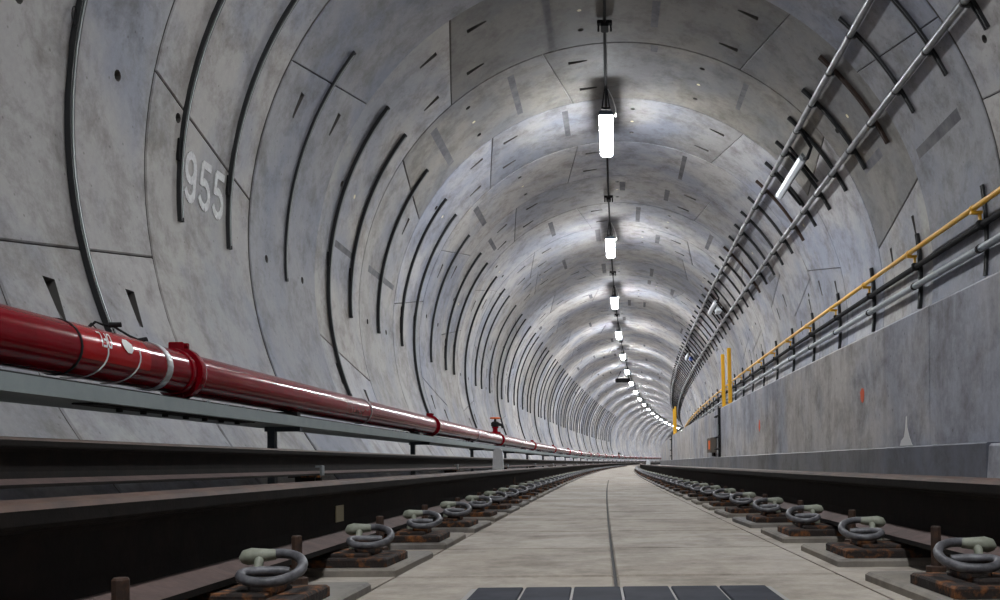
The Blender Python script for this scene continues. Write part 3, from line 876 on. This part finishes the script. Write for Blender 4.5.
# ------------------------------------------------------------------ walkway handrail on the right lining
wallpipe(84.9, 2.975, .024, srange(-3, 118), 'handrail', 'yellow', 'yellow handrail tube along the right lining above the walkway', 'handrail')
wallpipe(91.45, 3.02, .032, srange(-3, 118), 'steel_conduit', 'galv', 'grey conduit below the yellow handrail on the right lining', 'conduit')
wallpipe(87.6, 3.04, .028, srange(-3, 118), 'cable', 'black', 'thick black bar between the yellow handrail and the grey conduit', 'cable')  # dark round bar following the lining below the handrail
m1 = MB(); arcbar(rect(.0, .008, -.022, .022), 81.3, 95.7, 8, 0, m1); arcbar(rect(.008, .034, -.022, -.012), 81.3, 95.7, 8, 0, m1); arcbar(rect(.008, .034, .012, .022), 81.3, 95.7, 8, 0, m1)
hb = m1.mesh('channel', [M['strut']])
cy = MB(); t = math.radians(85.6); p = Vector((3.0 * math.sin(t), 0, 3.0 * math.cos(t)))
cy.box(p + Vector((-.0, 0, 0)), (.10, .035, .025)); cy.box(p + Vector((.03, 0, -.03)), (.02, .03, .07)); t = math.radians(84.9)
cy.lathe([(.026, -.02), (.030, -.02), (.030, .02), (.026, .02)], Vector((2.975 * math.sin(t), 0, 2.975 * math.cos(t))), 12, axis='Y')
cym = cy.mesh('rail_holder', [M['yellow']])
cb = MB(); t = math.radians(91.45); cb.lathe([(.033, -.02), (.038, -.02), (.038, .02), (.033, .02)], Vector((3.02 * math.sin(t), 0, 3.02 * math.cos(t))), 12, axis='Y'); cbm = cb.mesh('pipe_clamp', [M['black']])
cb = MB(); t = math.radians(87.6); cb.box(Vector((3.03 * math.sin(t), 0, 3.03 * math.cos(t))), (.07, .05, .075), bev=.01); ccm = cb.mesh('bar_cleat', [M['black']])
for i in range(68):
    s = 7.47 + 1.595 * (i - 2); loc, rz = ringframe(s)
    o = bpy.data.objects.new('handrail_bracket', hb); C.objects.link(o); o.location = loc; o.rotation_euler.z = rz
    if s < 60:
        for nm, c in (('rail_holder', cym), ('pipe_clamp', cbm), ('bar_cleat', ccm)):
            q = bpy.data.objects.new(nm, c); C.objects.link(q); q.parent = o
    k = i - 2
    if 0 <= k < 10: lab = '%s upright dark bracket from the right edge carrying the yellow handrail' % ORD[k]
    elif k < 0: lab = 'upright dark handrail bracket beyond the right edge of the photo'
    else: lab = 'small distant dark bracket carrying the yellow handrail'
    tag(o, lab, 'bracket', 'handrail brackets')

# ------------------------------------------------------------------ yellow grab posts, ladder and box at the walkway edge
def ypost(s, u, label, h=.84):
    m = MB(); c = T(u, s, ZW)
    m.box(c + Vector((0, 0, h / 2)), (.055, .055, h), rz=-K * s, bev=.008); m.box(c + Vector((0, 0, .008)), (.12, .12, .016), rz=-K * s)
    # narrow lean of the post towards the track
    m.v = [(v[0] - (v[2] - ZW) * .02, v[1], v[2]) for v in m.v]
    tag(m.build('grab_post', 'yellow'), label, 'post')
ypost(13.6, 1.83, 'left one of the two yellow grab posts standing on the walkway edge')
ypost(12.85, 1.83, 'right one of the two yellow grab posts standing on the walkway edge')
ypost(27.3, 1.83, 'small distant yellow grab post on the walkway edge, left one of its pair')
ypost(26.2, 1.83, 'small distant yellow grab post on the walkway edge, right one of its pair')
def steps(s, label):
    e = empty('wall_ladder', T(1.725, s, .33), -K * s)
    for y in (-.0, .0):
        pass
    m = MB(); m.box((.018, 0, .375), (.05, .10, .75)); m.build('back_channel', 'black', e)
    m = MB(); m.box((-.012, 0, .42), (.02, .09, .16)); m.build('pale_plate', 'galv', e)
    for z in (.12, .3, .62): 
        m = MB(); m.tube([(-.0, -.2, z), (-.04, -.18, z), (-.04, .18, z), (0, .2, z)], .012, 8)
        m.build('rung', 'black', e)
    tag(e, label, 'ladder')
steps(13.45, 'dark narrow ladder fixed to the walkway face below the yellow posts')
steps(27.0, 'tiny distant dark ladder on the walkway face below yellow posts')
bx = empty('cable_box', T(1.75, 14.2, .375 + H0 - .12), -K * 14.2)
MB().box((-.05, 0, .02), (.10, .55, .24), bev=.01).build('box_body', 'box', bx)
MB().box((-.104, -.1, .02), (.008, .2, .14)).build('front_label', 'orange', bx)
MB().box((-.02, 0, -.13), (.04, .2, .06)).build('gland_plate', 'black', bx)
tag(bx, 'brown box with orange front fixed low on the walkway face beside the ladder', 'box')

# ------------------------------------------------------------------ trackside markers
def marker(u, s, h, w, label, name='track_marker'):
    e = empty(name, T(u, s, 0), -K * s)
    m = MB(); pts = []
    for i in range(13):
        a = PI * i / 12; pts.append((w * .36 * math.cos(a), h - w * .36 + w * .36 * math.sin(a)))
    pts = [(w / 2, .02)] + pts + [(-w / 2, .02)]
    n = len(pts); th = .05
    m.add([(x, -th / 2, z) for x, z in pts] + [(x, th / 2, z) for x, z in pts],
          [tuple(range(n))[::-1], tuple(range(n, 2 * n))] + [(i, (i + 1) % n, n + (i + 1) % n, n + i) for i in range(n)])
    m.build('marker_plate', 'marker', e)
    MB().box((0, 0, .012), (w * 1.2, .12, .024), bev=.004).build('foot', 'galv', e)
    tag(e, label, 'marker')
marker(-1.36, 11.1, .455, .16, 'pale grey round-topped marker standing beyond the left running rail')
marker(1.09, 41, .36, .24, 'tiny pale marker standing beside the right rail where the track bends')

# ------------------------------------------------------------------ painted ring number on the lining
def ringnumber(txt, s_start, th_top, h, wd, sgn, label):
    mb = MB(); x0 = 0
    for ch in txt:
        for q in strokes(GL[ch], .17):
            vs = []
            for px, py in q:
                s = s_start + sgn * (x0 + px * wd)
                th = math.radians(th_top * 1.0) + (-(1 - py) * h / R if th_top < 0 else (1 - py) * h / R)
                vs.append(T(XC + (R - .010) * math.sin(th), s, ZC + (R - .010) * math.cos(th)))
            k = len(vs); cen = T(XC, s_start, ZC)
            vs2 = [v + (v - cen).normalized() * .008 for v in vs]
            mb.add(vs + vs2, [(0, 1, 2, 3), (0, 1, 5, 4), (1, 2, 6, 5), (2, 3, 7, 6), (3, 0, 4, 7)])
        x0 += wd * .93
    tag(mb.build('ring_number', 'stencil'), label, 'painted number')
ringnumber('955', 6.06, -83.8, .335, .235, 1, 'white stencilled number 955 on the left lining between two brackets')
ringnumber('955', 6.52, 64.5, .335, .235, -1, 'white stencilled number on the right lining cut by the photo edge')

# ------------------------------------------------------------------ world, camera, view
w_ = bpy.data.worlds.new('World'); bpy.context.scene.world = w_; w_.use_nodes = True
w_.node_tree.nodes['Background'].inputs[0].default_value = (.02, .021, .023, 1)
w_.node_tree.nodes['Background'].inputs[1].default_value = 1
cam = bpy.data.cameras.new('camera'); co = bpy.data.objects.new('camera', cam); C.objects.link(co)
cam.sensor_width = 36; cam.lens = 874 * 36 / 1000; cam.clip_start = .05; cam.clip_end = 400
cam.shift_x = -.0976; cam.shift_y = .1633
rl_ = -.009; c, s = math.cos(rl_), math.sin(rl_)
Rv = Vector((c, 0, s)); Uv = Vector((-s, 0, c)); Fv = Vector((0, 1, 0))
mt = Matrix((Rv, Uv, -Fv)).transposed().to_4x4(); mt.translation = Vector((0, 0, H0))
co.matrix_world = mt
sc = bpy.context.scene; sc.camera = co
sc.view_settings.view_transform = 'Standard'; sc.view_settings.look = 'None'; sc.view_settings.gamma = 1
sc.view_settings.use_curve_mapping = False; sc.view_settings.exposure = 0.62
cy_ = sc.cycles; cy_.use_denoising = True; cy_.max_bounces = 8; cy_.diffuse_bounces = 5; cy_.glossy_bounces = 3
cy_.sample_clamp_indirect = 6
try: cy_.use_light_tree = True
except Exception: pass
